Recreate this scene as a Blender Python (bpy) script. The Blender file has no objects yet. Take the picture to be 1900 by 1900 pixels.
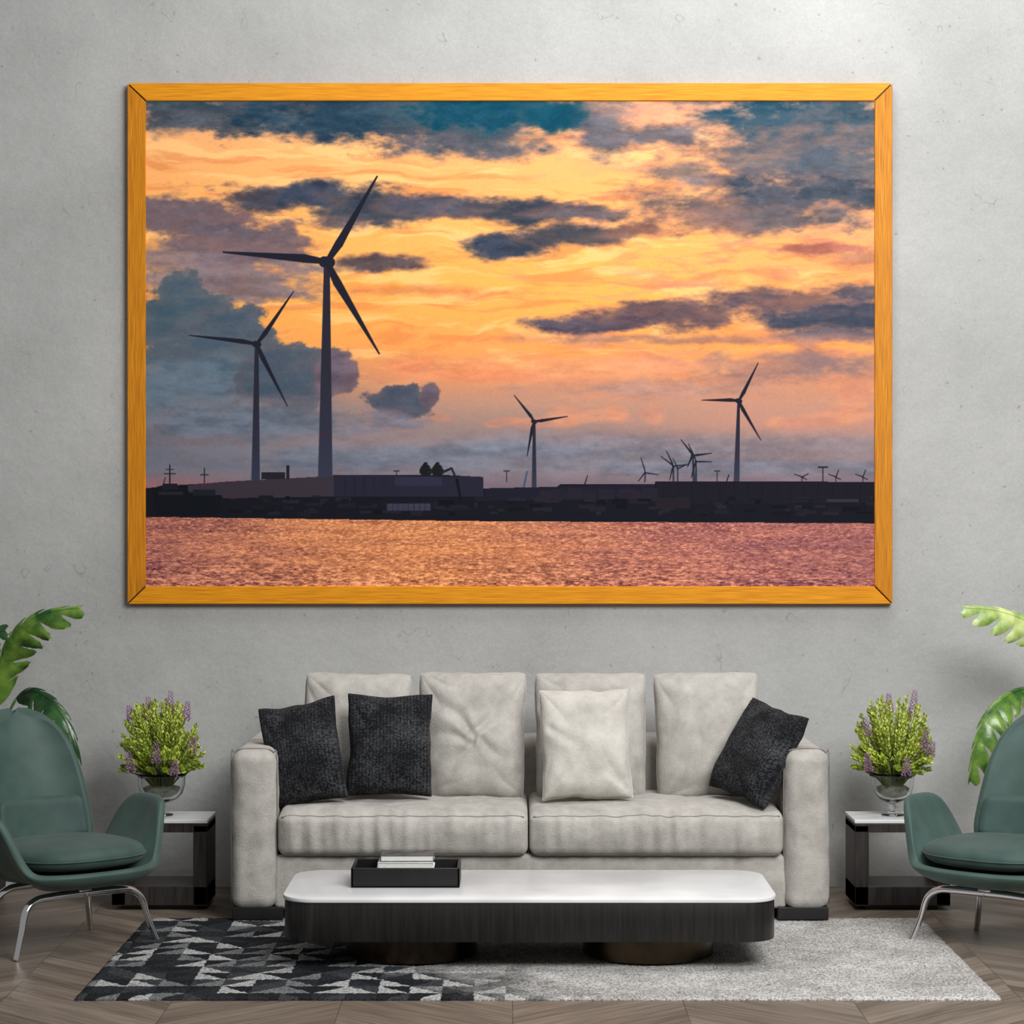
import bpy, math, random
import numpy as np
from mathutils import Vector, Matrix, Euler, noise
random.seed(7)
F=4280.0; H=1.78
scene=bpy.context.scene
scene.view_settings.view_transform='Standard'
scene.view_settings.look='None'
def W(px,py,d): return Vector(((px-950)/F*d, d, H-(py-950)/F*d))
def lin(c): 
    c=c/255.0
    return c/12.92 if c<=0.04045 else ((c+0.055)/1.055)**2.4
def rgb(r,g,b): return (lin(r),lin(g),lin(b),1)

# ---------------- materials ----------------
def mk(name,c1,c2=None,scale=5,rough=.6,metal=0,bump=0,bscale=60,stretch=(1,1,1),sheen=0,spec=.5,trans=0,ior=1.45,detail=5,coat=0,lo=.35,hi=.65,rot=(0,0,0),nrough=.5):
    m=bpy.data.materials.new(name); m.use_nodes=True
    nt=m.node_tree; N=nt.nodes; L=nt.links
    b=N['Principled BSDF']
    b.inputs['Roughness'].default_value=rough; b.inputs['Metallic'].default_value=metal
    b.inputs['Specular IOR Level'].default_value=spec
    b.inputs['Sheen Weight'].default_value=sheen
    b.inputs['Transmission Weight'].default_value=trans; b.inputs['IOR'].default_value=ior
    b.inputs['Coat Weight'].default_value=coat
    tc=N.new('ShaderNodeTexCoord'); mp=N.new('ShaderNodeMapping'); mp.inputs['Scale'].default_value=stretch
    mp.inputs['Rotation'].default_value=rot
    L.new(tc.outputs['Object'],mp.inputs['Vector'])
    if c2 is None: c2=c1
    n=N.new('ShaderNodeTexNoise'); n.inputs['Scale'].default_value=scale; n.inputs['Detail'].default_value=detail; n.inputs['Roughness'].default_value=nrough
    L.new(mp.outputs[0],n.inputs['Vector'])
    r=N.new('ShaderNodeValToRGB'); r.color_ramp.elements[0].position=lo; r.color_ramp.elements[1].position=hi
    r.color_ramp.elements[0].color=c1; r.color_ramp.elements[1].color=c2
    L.new(n.outputs['Fac'],r.inputs['Fac']); L.new(r.outputs[0],b.inputs['Base Color'])
    if bump:
        n2=N.new('ShaderNodeTexNoise'); n2.inputs['Scale'].default_value=bscale; n2.inputs['Detail'].default_value=4
        L.new(mp.outputs[0],n2.inputs['Vector'])
        bp=N.new('ShaderNodeBump'); bp.inputs['Strength'].default_value=bump; bp.inputs['Distance'].default_value=.01
        L.new(n2.outputs['Fac'],bp.inputs['Height']); L.new(bp.outputs[0],b.inputs['Normal'])
    return m
M={}
M['fabric']=mk('sofa_fabric',rgb(156,152,145),rgb(190,186,179),9,.95,bump=.35,bscale=180,sheen=.15,detail=12,spec=.15,nrough=.72,lo=.32,hi=.68)
M['seam']=mk('seam',rgb(124,120,114),None,rough=.9)
M['cream']=mk('cream_fabric',rgb(182,177,168),rgb(204,200,192),9,.95,bump=.35,bscale=180,sheen=.15,detail=10,spec=.15,nrough=.65)
M['plinth']=mk('plinth_black',rgb(16,15,15),rgb(24,22,22),8,.5)
M['green']=mk('green_leather',rgb(54,76,70),rgb(62,85,79),10,.55,bump=.12,bscale=350,sheen=.1,spec=.4)
M['greend']=mk('green_cushion',rgb(50,71,66),rgb(58,80,74),10,.6,bump=.12,bscale=350,sheen=.1,spec=.35)
M['chrome']=mk('chrome',rgb(235,235,238),None,rough=.08,metal=1)
M['bronze']=mk('dark_bronze',rgb(38,32,26),rgb(74,62,48),4,.25,metal=.9)
M['darkwood']=mk('dark_wood',rgb(17,16,16),rgb(32,29,28),14,.38,bump=.04,bscale=30,stretch=(5,5,.3),detail=8)
M['darkmetal']=mk('dark_metal_band',rgb(40,39,39),rgb(56,54,53),10,.3,metal=.5,stretch=(4,4,.3),detail=4)
M['sidewood']=mk('side_table_wood',rgb(30,27,26),rgb(52,47,44),9,.4,stretch=(6,6,.6),bump=.1,bscale=30)
M['marble']=mk('white_marble',rgb(208,209,210),rgb(230,231,231),3,.28,detail=9,coat=.05)
M['tray']=mk('black_tray',rgb(16,16,18),rgb(25,25,26),10,.4)
M['paper']=mk('paper',rgb(205,203,198),rgb(228,227,222),40,.8,stretch=(1,1,20))
M['cover']=mk('book_cover',rgb(58,60,62),rgb(100,100,100),20,.5)
M['coverw']=mk('book_cover_white',rgb(215,215,213),rgb(230,230,228),20,.5)
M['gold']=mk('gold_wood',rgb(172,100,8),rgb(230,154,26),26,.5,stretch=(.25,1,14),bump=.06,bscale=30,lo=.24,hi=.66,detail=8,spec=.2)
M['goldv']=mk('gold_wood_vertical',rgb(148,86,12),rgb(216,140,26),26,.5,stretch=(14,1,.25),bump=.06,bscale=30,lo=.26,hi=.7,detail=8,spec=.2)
M['mitre']=mk('mitre_dark',rgb(50,28,12),None)
M['glass']=mk('clear_glass',(.97,.99,.99,1),None,rough=.01,trans=1,ior=1.4)
M['soil']=mk('moss',rgb(96,98,84),rgb(136,138,120),30,.9)
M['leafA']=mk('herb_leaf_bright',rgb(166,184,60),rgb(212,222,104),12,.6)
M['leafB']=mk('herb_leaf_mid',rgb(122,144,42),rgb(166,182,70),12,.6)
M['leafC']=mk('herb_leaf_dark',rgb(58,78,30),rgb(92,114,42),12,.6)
M['stem']=mk('herb_stem',rgb(90,100,50),None)
M['purple']=mk('purple_flower',rgb(122,84,128),rgb(168,124,170),60,.7)
M['mon']=mk('monstera_dark',rgb(16,46,24),rgb(46,86,40),12,.24,bump=.2,bscale=25)
M['monb']=mk('monstera_bright',rgb(40,82,30),rgb(122,156,64),11,.26,bump=.2,bscale=25,lo=.38,hi=.68)
M['mony']=mk('monstera_yellow',rgb(110,146,60),rgb(204,216,142),12,.3,bump=.2,bscale=25)
M['mstem']=mk('monstera_stem',rgb(80,120,60),None)
M['pot']=mk('pot_ceramic',rgb(60,60,60),rgb(72,72,72),6,.6)

def nm(N,L,op,a,b=None,c=None):
    n=N.new('ShaderNodeMath'); n.operation=op
    for i,v in enumerate((a,b,c)):
        if v is None: continue
        if isinstance(v,(int,float)): n.inputs[i].default_value=v
        else: L.new(v,n.inputs[i])
    return n.outputs[0]
def weave():
    m=mk('charcoal_weave',rgb(24,25,27),rgb(36,37,39),40,1,bump=.5,bscale=150,sheen=.03,spec=.1)
    nt=m.node_tree;N=nt.nodes;L=nt.links
    tc=N.new('ShaderNodeTexCoord'); mp=N.new('ShaderNodeMapping'); mp.inputs['Scale'].default_value=(110,8,200)
    L.new(tc.outputs['Object'],mp.inputs['Vector'])
    n=N.new('ShaderNodeTexNoise'); n.inputs['Scale'].default_value=1; n.inputs['Detail'].default_value=3; L.new(mp.outputs[0],n.inputs['Vector'])
    sp=N.new('ShaderNodeSeparateXYZ'); L.new(tc.outputs['Object'],sp.inputs[0])
    st=nm(N,L,'ABSOLUTE',nm(N,L,'SINE',nm(N,L,'MULTIPLY',sp.outputs[0],210)))
    n4=N.new('ShaderNodeTexNoise'); n4.inputs['Scale'].default_value=9; L.new(tc.outputs['Object'],n4.inputs['Vector'])
    kk=nm(N,L,'ADD',nm(N,L,'MULTIPLY',st,.2),.8)
    f=nm(N,L,'MULTIPLY',nm(N,L,'MULTIPLY',n.outputs['Fac'],kk),nm(N,L,'ADD',n4.outputs['Fac'],.5))
    r=N.new('ShaderNodeValToRGB'); r.color_ramp.elements[0].position=.38; r.color_ramp.elements[1].position=.7
    r.color_ramp.elements[0].color=rgb(24,25,27); r.color_ramp.elements[1].color=rgb(72,73,76)
    L.new(f,r.inputs['Fac']); L.new(r.outputs[0],N['Principled BSDF'].inputs['Base Color'])
    return m
M['weave']=weave()

def wallmat():
    m=mk('concrete_wall',rgb(157,157,155),rgb(178,178,176),1.1,.9,bump=.35,bscale=16,detail=12,lo=.3,hi=.7,nrough=.62,spec=.2)
    nt=m.node_tree;N=nt.nodes;L=nt.links; b=N['Principled BSDF']
    base=b.inputs['Base Color'].links[0].from_socket
    tc=N.new('ShaderNodeTexCoord')
    n=N.new('ShaderNodeTexNoise'); n.inputs['Scale'].default_value=4.5; n.inputs['Detail'].default_value=3
    L.new(tc.outputs['Object'],n.inputs['Vector'])
    a=nm(N,L,'ABSOLUTE',nm(N,L,'SUBTRACT',n.outputs['Fac'],.5))
    n2=N.new('ShaderNodeTexNoise'); n2.inputs['Scale'].default_value=9; n2.inputs['Detail'].default_value=2; L.new(tc.outputs['Object'],n2.inputs['Vector'])
    r2=N.new('ShaderNodeValToRGB'); r2.color_ramp.elements[0].position=.60; r2.color_ramp.elements[1].position=.66; L.new(n2.outputs['Fac'],r2.inputs['Fac'])
    r=N.new('ShaderNodeValToRGB'); r.color_ramp.elements[0].position=0; r.color_ramp.elements[1].position=.008
    r.color_ramp.elements[0].color=(1,1,1,1); r.color_ramp.elements[1].color=(0,0,0,1); L.new(a,r.inputs['Fac'])
    mu=nm(N,L,'MULTIPLY',nm(N,L,'MULTIPLY',r.outputs[0],r2.outputs[0]),.35)
    mx=N.new('ShaderNodeMixRGB'); L.new(mu,mx.inputs[0]); L.new(base,mx.inputs[1]); mx.inputs[2].default_value=rgb(80,80,80)
    v=N.new('ShaderNodeTexNoise'); v.inputs['Scale'].default_value=34; v.inputs['Detail'].default_value=2; L.new(tc.outputs['Object'],v.inputs['Vector'])
    r3=N.new('ShaderNodeValToRGB'); r3.color_ramp.elements[0].position=.72; r3.color_ramp.elements[1].position=.76; L.new(v.outputs['Fac'],r3.inputs['Fac'])
    mx2=N.new('ShaderNodeMixRGB'); L.new(nm(N,L,'MULTIPLY',r3.outputs[0],.35),mx2.inputs[0]); L.new(mx.outputs[0],mx2.inputs[1]); mx2.inputs[2].default_value=rgb(95,95,95)
    g=N.new('ShaderNodeTexNoise'); g.inputs['Scale'].default_value=90; g.inputs['Detail'].default_value=3; L.new(tc.outputs['Object'],g.inputs['Vector'])
    mr=N.new('ShaderNodeMapRange'); L.new(g.outputs['Fac'],mr.inputs[0]); mr.inputs[1].default_value=.3; mr.inputs[2].default_value=.7; mr.inputs[3].default_value=.95; mr.inputs[4].default_value=1.05
    mm=N.new('ShaderNodeMixRGB'); mm.blend_type='MULTIPLY'; mm.inputs[0].default_value=1; L.new(mx2.outputs[0],mm.inputs[1]); L.new(mr.outputs[0],mm.inputs[2])
    L.new(mm.outputs[0],b.inputs['Base Color'])
    return m
M['wall']=wallmat()

def floormat():
    m=bpy.data.materials.new('herringbone_floor'); m.use_nodes=True
    N=m.node_tree.nodes;L=m.node_tree.links;b=N['Principled BSDF']
    tc=N.new('ShaderNodeTexCoord'); sp=N.new('ShaderNodeSeparateXYZ'); L.new(tc.outputs['Object'],sp.inputs[0])
    x,y=sp.outputs[0],sp.outputs[1]
    Wd=.62; hh=.11
    col=nm(N,L,'FLOOR',nm(N,L,'DIVIDE',x,Wd))
    par=nm(N,L,'MULTIPLY',nm(N,L,'SUBTRACT',nm(N,L,'MULTIPLY',nm(N,L,'FRACT',nm(N,L,'DIVIDE',x,2*Wd)),2),1),1)
    ab=nm(N,L,'ABSOLUTE',par)
    t=nm(N,L,'ADD',y,nm(N,L,'MULTIPLY',ab,Wd*.9))
    q=nm(N,L,'DIVIDE',t,hh); row=nm(N,L,'FLOOR',q); fr=nm(N,L,'FRACT',q)
    cb=N.new('ShaderNodeCombineXYZ'); L.new(col,cb.inputs[0]); L.new(row,cb.inputs[1])
    wn=N.new('ShaderNodeTexWhiteNoise'); wn.noise_dimensions='3D'; L.new(cb.outputs[0],wn.inputs['Vector'])
    cb2=N.new('ShaderNodeCombineXYZ'); L.new(nm(N,L,'MULTIPLY',x,2),cb2.inputs[0]); L.new(nm(N,L,'MULTIPLY',t,16),cb2.inputs[1]); L.new(wn.outputs['Value'],cb2.inputs[2])
    ns=N.new('ShaderNodeTexNoise'); ns.inputs['Scale'].default_value=2.5; ns.inputs['Detail'].default_value=8; L.new(cb2.outputs[0],ns.inputs['Vector'])
    f=nm(N,L,'ADD',nm(N,L,'MULTIPLY',wn.outputs['Value'],.28),nm(N,L,'MULTIPLY',ns.outputs['Fac'],.75))
    r=N.new('ShaderNodeValToRGB'); r.color_ramp.elements[0].position=.25; r.color_ramp.elements[1].position=.85
    r.color_ramp.elements[0].color=rgb(78,68,59); r.color_ramp.elements[1].color=rgb(140,126,112)
    L.new(f,r.inputs['Fac'])
    g1=nm(N,L,'LESS_THAN',fr,.03); s2=nm(N,L,'FRACT',nm(N,L,'DIVIDE',x,Wd)); g2=nm(N,L,'LESS_THAN',s2,.007)
    g=nm(N,L,'MULTIPLY',nm(N,L,'MAXIMUM',g1,g2),.55)
    mx=N.new('ShaderNodeMixRGB'); L.new(g,mx.inputs[0]); L.new(r.outputs[0],mx.inputs[1]); mx.inputs[2].default_value=rgb(40,36,33)
    L.new(mx.outputs[0],b.inputs['Base Color']); b.inputs['Roughness'].default_value=.42; b.inputs['Specular IOR Level'].default_value=.35
    bp=N.new('ShaderNodeBump'); bp.inputs['Strength'].default_value=.15; bp.inputs['Distance'].default_value=.01; L.new(f,bp.inputs['Height']); L.new(bp.outputs[0],b.inputs['Normal'])
    return m
M['floor']=floormat()
def rugmat():
    m=bpy.data.materials.new('patterned_rug'); m.use_nodes=True
    N=m.node_tree.nodes;L=m.node_tree.links;b=N['Principled BSDF']
    tc=N.new('ShaderNodeTexCoord'); sp=N.new('ShaderNodeSeparateXYZ'); L.new(tc.outputs['Object'],sp.inputs[0])
    wob=N.new('ShaderNodeTexNoise'); wob.inputs['Scale'].default_value=45; L.new(tc.outputs['Object'],wob.inputs['Vector'])
    x0,y0=sp.outputs[0],sp.outputs[1]
    wo=nm(N,L,'MULTIPLY',nm(N,L,'SUBTRACT',wob.outputs['Fac'],.5),.022)
    x=nm(N,L,'ADD',x0,wo); y=nm(N,L,'ADD',y0,wo)
    cx=.118; cy=.125
    X=nm(N,L,'DIVIDE',x,cx); Y=nm(N,L,'DIVIDE',y,cy)
    ix=nm(N,L,'FLOOR',X); iy=nm(N,L,'FLOOR',Y); fx=nm(N,L,'FRACT',X); fy=nm(N,L,'FRACT',Y)
    cbc=N.new('ShaderNodeCombineXYZ'); L.new(ix,cbc.inputs[0]); L.new(iy,cbc.inputs[1]); cbc.inputs[2].default_value=7.3
    wc=N.new('ShaderNodeTexWhiteNoise'); L.new(cbc.outputs[0],wc.inputs['Vector'])
    p=nm(N,L,'GREATER_THAN',wc.outputs['Value'],.6)
    fx2=nm(N,L,'ABSOLUTE',nm(N,L,'SUBTRACT',p,fx))
    tri=nm(N,L,'GREATER_THAN',fx2,fy)
    cb=N.new('ShaderNodeCombineXYZ'); L.new(ix,cb.inputs[0]); L.new(iy,cb.inputs[1]); L.new(tri,cb.inputs[2])
    wn=N.new('ShaderNodeTexWhiteNoise'); L.new(cb.outputs[0],wn.inputs['Vector'])
    val=nm(N,L,'ADD',nm(N,L,'MULTIPLY',wn.outputs['Value'],.62),nm(N,L,'MULTIPLY',tri,.38))
    r=N.new('ShaderNodeValToRGB'); r.color_ramp.interpolation='CONSTANT'
    e=r.color_ramp.elements; e[0].position=0; e[0].color=rgb(32,34,37); e[1].position=.30; e[1].color=rgb(58,60,63)
    a=e.new(.45);a.color=rgb(42,44,48); a=e.new(.60); a.color=rgb(110,112,113); a=e.new(.74); a.color=rgb(166,167,166)
    L.new(val,r.inputs['Fac'])
    n=N.new('ShaderNodeTexNoise'); n.inputs['Scale'].default_value=2.2; n.inputs['Detail'].default_value=8; n.inputs['Roughness'].default_value=.75; L.new(tc.outputs['Object'],n.inputs['Vector'])
    r2=N.new('ShaderNodeValToRGB'); r2.color_ramp.elements[0].position=.35; r2.color_ramp.elements[1].position=.6
    r2.color_ramp.elements[0].color=rgb(152,148,143); r2.color_ramp.elements[1].color=rgb(192,190,187); L.new(n.outputs['Fac'],r2.inputs['Fac'])
    s=nm(N,L,'ADD',nm(N,L,'ADD',x0,nm(N,L,'MULTIPLY',y0,.49)),nm(N,L,'MULTIPLY',nm(N,L,'SUBTRACT',n.outputs['Fac'],.5),1.2))
    s=nm(N,L,'ADD',s,nm(N,L,'MULTIPLY',wn.outputs['Value'],.3))
    mr=N.new('ShaderNodeMapRange'); L.new(s,mr.inputs[0]); mr.inputs[1].default_value=-.62; mr.inputs[2].default_value=-.08
    mx=N.new('ShaderNodeMixRGB'); L.new(mr.outputs[0],mx.inputs[0]); L.new(r.outputs[0],mx.inputs[1]); L.new(r2.outputs[0],mx.inputs[2])
    n3=N.new('ShaderNodeTexNoise'); n3.inputs['Scale'].default_value=120; n3.inputs['Detail'].default_value=3; L.new(tc.outputs['Object'],n3.inputs['Vector'])
    r3=N.new('ShaderNodeValToRGB'); r3.color_ramp.elements[0].position=.36; r3.color_ramp.elements[1].position=.58
    r3.color_ramp.elements[0].color=(.42,.42,.42,1); r3.color_ramp.elements[1].color=(1.15,1.15,1.15,1); L.new(n3.outputs['Fac'],r3.inputs['Fac'])
    mu=N.new('ShaderNodeMixRGB'); mu.blend_type='MULTIPLY'; mu.inputs[0].default_value=1; L.new(mx.outputs[0],mu.inputs[1]); L.new(r3.outputs[0],mu.inputs[2])
    L.new(mu.outputs[0],b.inputs['Base Color']); b.inputs['Roughness'].default_value=1; b.inputs['Specular IOR Level'].default_value=.1
    bp=N.new('ShaderNodeBump'); bp.inputs['Strength'].default_value=.6; bp.inputs['Distance'].default_value=.01; L.new(n3.outputs['Fac'],bp.inputs['Height']); L.new(bp.outputs[0],b.inputs['Normal'])
    return m
M['rug']=rugmat()

# ---------------- helpers ----------------
def obj(name,verts,faces,mats,parent=None,loc=(0,0,0),rot=(0,0,0),smooth=True,mi=None,**props):
    me=bpy.data.meshes.new(name); me.from_pydata([tuple(v) for v in verts],[],faces)
    if not isinstance(mats,(list,tuple)): mats=[mats]
    for m in mats: me.materials.append(m)
    if mi is not None: me.polygons.foreach_set('material_index',mi)
    if smooth: me.polygons.foreach_set('use_smooth',[True]*len(me.polygons))
    me.update()
    o=bpy.data.objects.new(name,me); scene.collection.objects.link(o)
    o.location=loc; o.rotation_euler=rot
    if parent: o.parent=parent
    for k,v in props.items(): o[k]=v
    return o
def empty(name,loc,rot=(0,0,0),**props):
    o=bpy.data.objects.new(name,None); o.empty_display_size=.1; scene.collection.objects.link(o); o.location=loc; o.rotation_euler=rot
    for k,v in props.items(): o[k]=v
    return o
def rbox(size,r,n=10,center=(0,0,0),fn=None):
    sx,sy,sz=[s/2 for s in size]; r=min(r,sx,sy,sz)
    idx={};V=[];Fc=[]
    def coords(s,L):
        k=[-s+r*a/4 for a in range(4)]
        inner=[-s+r+(2*s-2*r)*i/L for i in range(L+1)]
        return k+inner+[-a for a in reversed(k)]
    def nn(s): return max(1,min(n,int(round(s*2/ (max(sx,sy,sz)*2)*n))))
    C=[coords(sx,nn(sx)),coords(sy,nn(sy)),coords(sz,nn(sz))]
    S=(sx,sy,sz)
    def vert(i,j,k):
        key=(i,j,k)
        if key in idx: return idx[key]
        p=[C[0][i],C[1][j],C[2][k]]
        q=[max(-(S[a]-r),min(S[a]-r,p[a])) for a in range(3)]
        d=Vector([p[a]-q[a] for a in range(3)])
        if d.length>1e-9: 
            dd=Vector([math.tan(d[a]/r*math.pi/4) if r>0 else 0 for a in range(3)])
            d=dd.normalized()*r
        v=Vector(q)+d
        if fn: v=fn(v)
        v=v+Vector(center)
        idx[key]=len(V); V.append(v); return idx[key]
    nx,ny,nz=len(C[0])-1,len(C[1])-1,len(C[2])-1
    for i in range(nx):
        for j in range(ny):
            Fc.append((vert(i,j,0),vert(i,j+1,0),vert(i+1,j+1,0),vert(i+1,j,0)))
            Fc.append((vert(i,j,nz),vert(i+1,j,nz),vert(i+1,j+1,nz),vert(i,j+1,nz)))
    for i in range(nx):
        for k in range(nz):
            Fc.append((vert(i,0,k),vert(i+1,0,k),vert(i+1,0,k+1),vert(i,0,k+1)))
            Fc.append((vert(i,ny,k),vert(i,ny,k+1),vert(i+1,ny,k+1),vert(i+1,ny,k)))
    for j in range(ny):
        for k in range(nz):
            Fc.append((vert(0,j,k),vert(0,j,k+1),vert(0,j+1,k+1),vert(0,j+1,k)))
            Fc.append((vert(nx,j,k),vert(nx,j+1,k),vert(nx,j+1,k+1),vert(nx,j,k+1)))
    return V,Fc
def merge(parts):
    V=[];Fc=[];MI=[]
    for p in parts:
        v,f=p[0],p[1]; m=p[2] if len(p)>2 else 0
        o=len(V); V+=list(v); Fc+=[tuple(i+o for i in q) for q in f]; MI+=[m]*len(f)
    return V,Fc,MI
def smoothpath(pts,sub=8,closed=False):
    pts=[Vector(p) for p in pts]; out=[]; n=len(pts)
    rng=range(n) if closed else range(n-1)
    for i in rng:
        if closed: p0,p1,p2,p3=pts[i-1],pts[i],pts[(i+1)%n],pts[(i+2)%n]
        else: p0=pts[max(i-1,0)];p1=pts[i];p2=pts[i+1];p3=pts[min(i+2,n-1)]
        for k in range(sub):
            t=k/sub
            out.append(.5*((2*p1)+(-p0+p2)*t+(2*p0-5*p1+4*p2-p3)*t*t+(-p0+3*p1-3*p2+p3)*t**3))
    if not closed: out.append(pts[-1])
    return out
def tube(path,rad,ns=10,closed=False,flat=1.0):
    V=[];Fc=[];n=len(path); prev=None
    for i,p in enumerate(path):
        if closed: t=(path[(i+1)%n]-path[i-1])
        else: t=path[min(i+1,n-1)]-path[max(i-1,0)]
        t.normalize()
        if prev is None:
            a=Vector((1,0,0)) if abs(t.x)<.8 else Vector((0,1,0))
        else: a=prev
        a=(a-t*a.dot(t)).normalized(); b=t.cross(a); prev=a
        r=rad(i/(n-1)) if callable(rad) else rad
        for k in range(ns):
            an=2*math.pi*k/ns; V.append(p+a*math.cos(an)*r+b*math.sin(an)*r*flat)
    m=n if closed else n-1
    for i in range(m):
        for k in range(ns):
            a0=i*ns+k;a1=i*ns+(k+1)%ns;b0=((i+1)%n)*ns+k;b1=((i+1)%n)*ns+(k+1)%ns
            Fc.append((a0,a1,b1,b0))
    if not closed:
        Fc.append(tuple(range(ns))[::-1]); Fc.append(tuple((n-1)*ns+k for k in range(ns)))
    return V,Fc
def lathe(prof,ns=40,center=(0,0,0)):
    V=[];Fc=[];c=Vector(center)
    for r,z in prof:
        for k in range(ns):
            a=2*math.pi*k/ns; V.append(c+Vector((r*math.cos(a),r*math.sin(a),z)))
    for i in range(len(prof)-1):
        for k in range(ns):
            Fc.append((i*ns+k,i*ns+(k+1)%ns,(i+1)*ns+(k+1)%ns,(i+1)*ns+k))
    Fc.append(tuple(range(ns))[::-1]); Fc.append(tuple((len(prof)-1)*ns+k for k in range(ns)))
    return V,Fc
def prism(outline,z0,z1,bev=0):
    n=len(outline)
    def ins(d):
        res=[]
        for i in range(n):
            a=Vector(outline[i-1]);b=Vector(outline[(i+1)%n]);t=(b-a).normalized(); nn=Vector((-t.y,t.x)); res.append(Vector(outline[i])+nn*d)
        return res
    if bev: zs=[(bev,z0),(bev*.3,z0+bev*.3),(0,z0+bev),(0,z1-bev),(bev*.3,z1-bev*.3),(bev,z1)]
    else: zs=[(0,z0),(0,z1)]
    V=[]
    for d,z in zs:
        V+= [Vector((p[0],p[1],z)) for p in (ins(d) if d else outline)]
    Fc=[]
    for i in range(len(zs)-1):
        for k in range(n): Fc.append((i*n+k,i*n+(k+1)%n,(i+1)*n+(k+1)%n,(i+1)*n+k))
    Fc.append(tuple(range(n))[::-1]); Fc.append(tuple((len(zs)-1)*n+k for k in range(n)))
    return V,Fc
def rrect(x0,x1,y0,y1,r,seg=12):
    o=[]
    for cx,cy,a0 in ((x1-r,y0+r,-90),(x1-r,y1-r,0),(x0+r,y1-r,90),(x0+r,y0+r,180)):
        for k in range(seg+1):
            a=math.radians(a0+90*k/seg); o.append((cx+r*math.cos(a),cy+r*math.sin(a)))
    return o
def edgesplit(o,ang=35):
    try: o.data.set_sharp_from_angle(angle=math.radians(ang))
    except Exception: pass

# ---------------- room ----------------
WALL=10.96
obj('wall_back',[(-6,WALL,0),(6,WALL,0),(6,WALL,4.8),(-6,WALL,4.8),(-6,WALL+.15,0),(6,WALL+.15,0),(6,WALL+.15,4.8),(-6,WALL+.15,4.8)],
    [(0,1,2,3),(5,4,7,6),(3,2,6,7),(0,4,5,1),(1,5,6,2),(0,3,7,4)],M['wall'],smooth=False,kind='structure',label='grey plastered concrete wall',category='wall')
obj('floor',[(-6,0,-.05),(6,0,-.05),(6,WALL,-.05),(-6,WALL,-.05),(-6,0,0),(6,0,0),(6,WALL,0),(-6,WALL,0)],
    [(3,2,1,0),(4,5,6,7),(0,1,5,4),(1,2,6,5),(2,3,7,6),(3,0,4,7)],M['floor'],smooth=False,kind='structure',label='grey brown chevron wood floor',category='floor')

# ---------------- rug ----------------
RX0,RX1,RY0,RY1=-1.594,1.785,8.40,10.06
def rugmesh():
    nx,ny=260,130; V=[];Fc=[]
    cx=(RX0+RX1)/2; cy=(RY0+RY1)/2
    for j in range(ny+1):
        for i in range(nx+1):
            x=RX0+(RX1-RX0)*i/nx-cx; y=RY0+(RY1-RY0)*j/ny-cy
            z=.011+.004*noise.noise(Vector((x*60,y*60,0)))
            if i in(0,nx) or j in(0,ny): 
                z=.006; x+=.006*noise.noise(Vector((x*25,y*25,3))); y+=.006*noise.noise(Vector((x*25,y*25,9)))
            V.append((x,y,z))
    for j in range(ny):
        for i in range(nx):
            a=j*(nx+1)+i; Fc.append((a,a+1,a+nx+2,a+nx+1))
    border=[i for i in range(nx+1)]+[j*(nx+1)+nx for j in range(1,ny+1)]+[ny*(nx+1)+i for i in range(nx-1,-1,-1)]+[j*(nx+1) for j in range(ny-1,0,-1)]
    o=len(V)
    for b in border: V.append((V[b][0],V[b][1],0.0005))
    n=len(border)
    for k in range(n): Fc.append((border[k],o+k,o+(k+1)%n,border[(k+1)%n]))
    return V,Fc,(cx,cy,0)
v,f,c=rugmesh()
obj('rug',v,f,M['rug'],loc=c,label='shaggy rug with black and white triangles fading to plain grey',category='rug')

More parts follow.
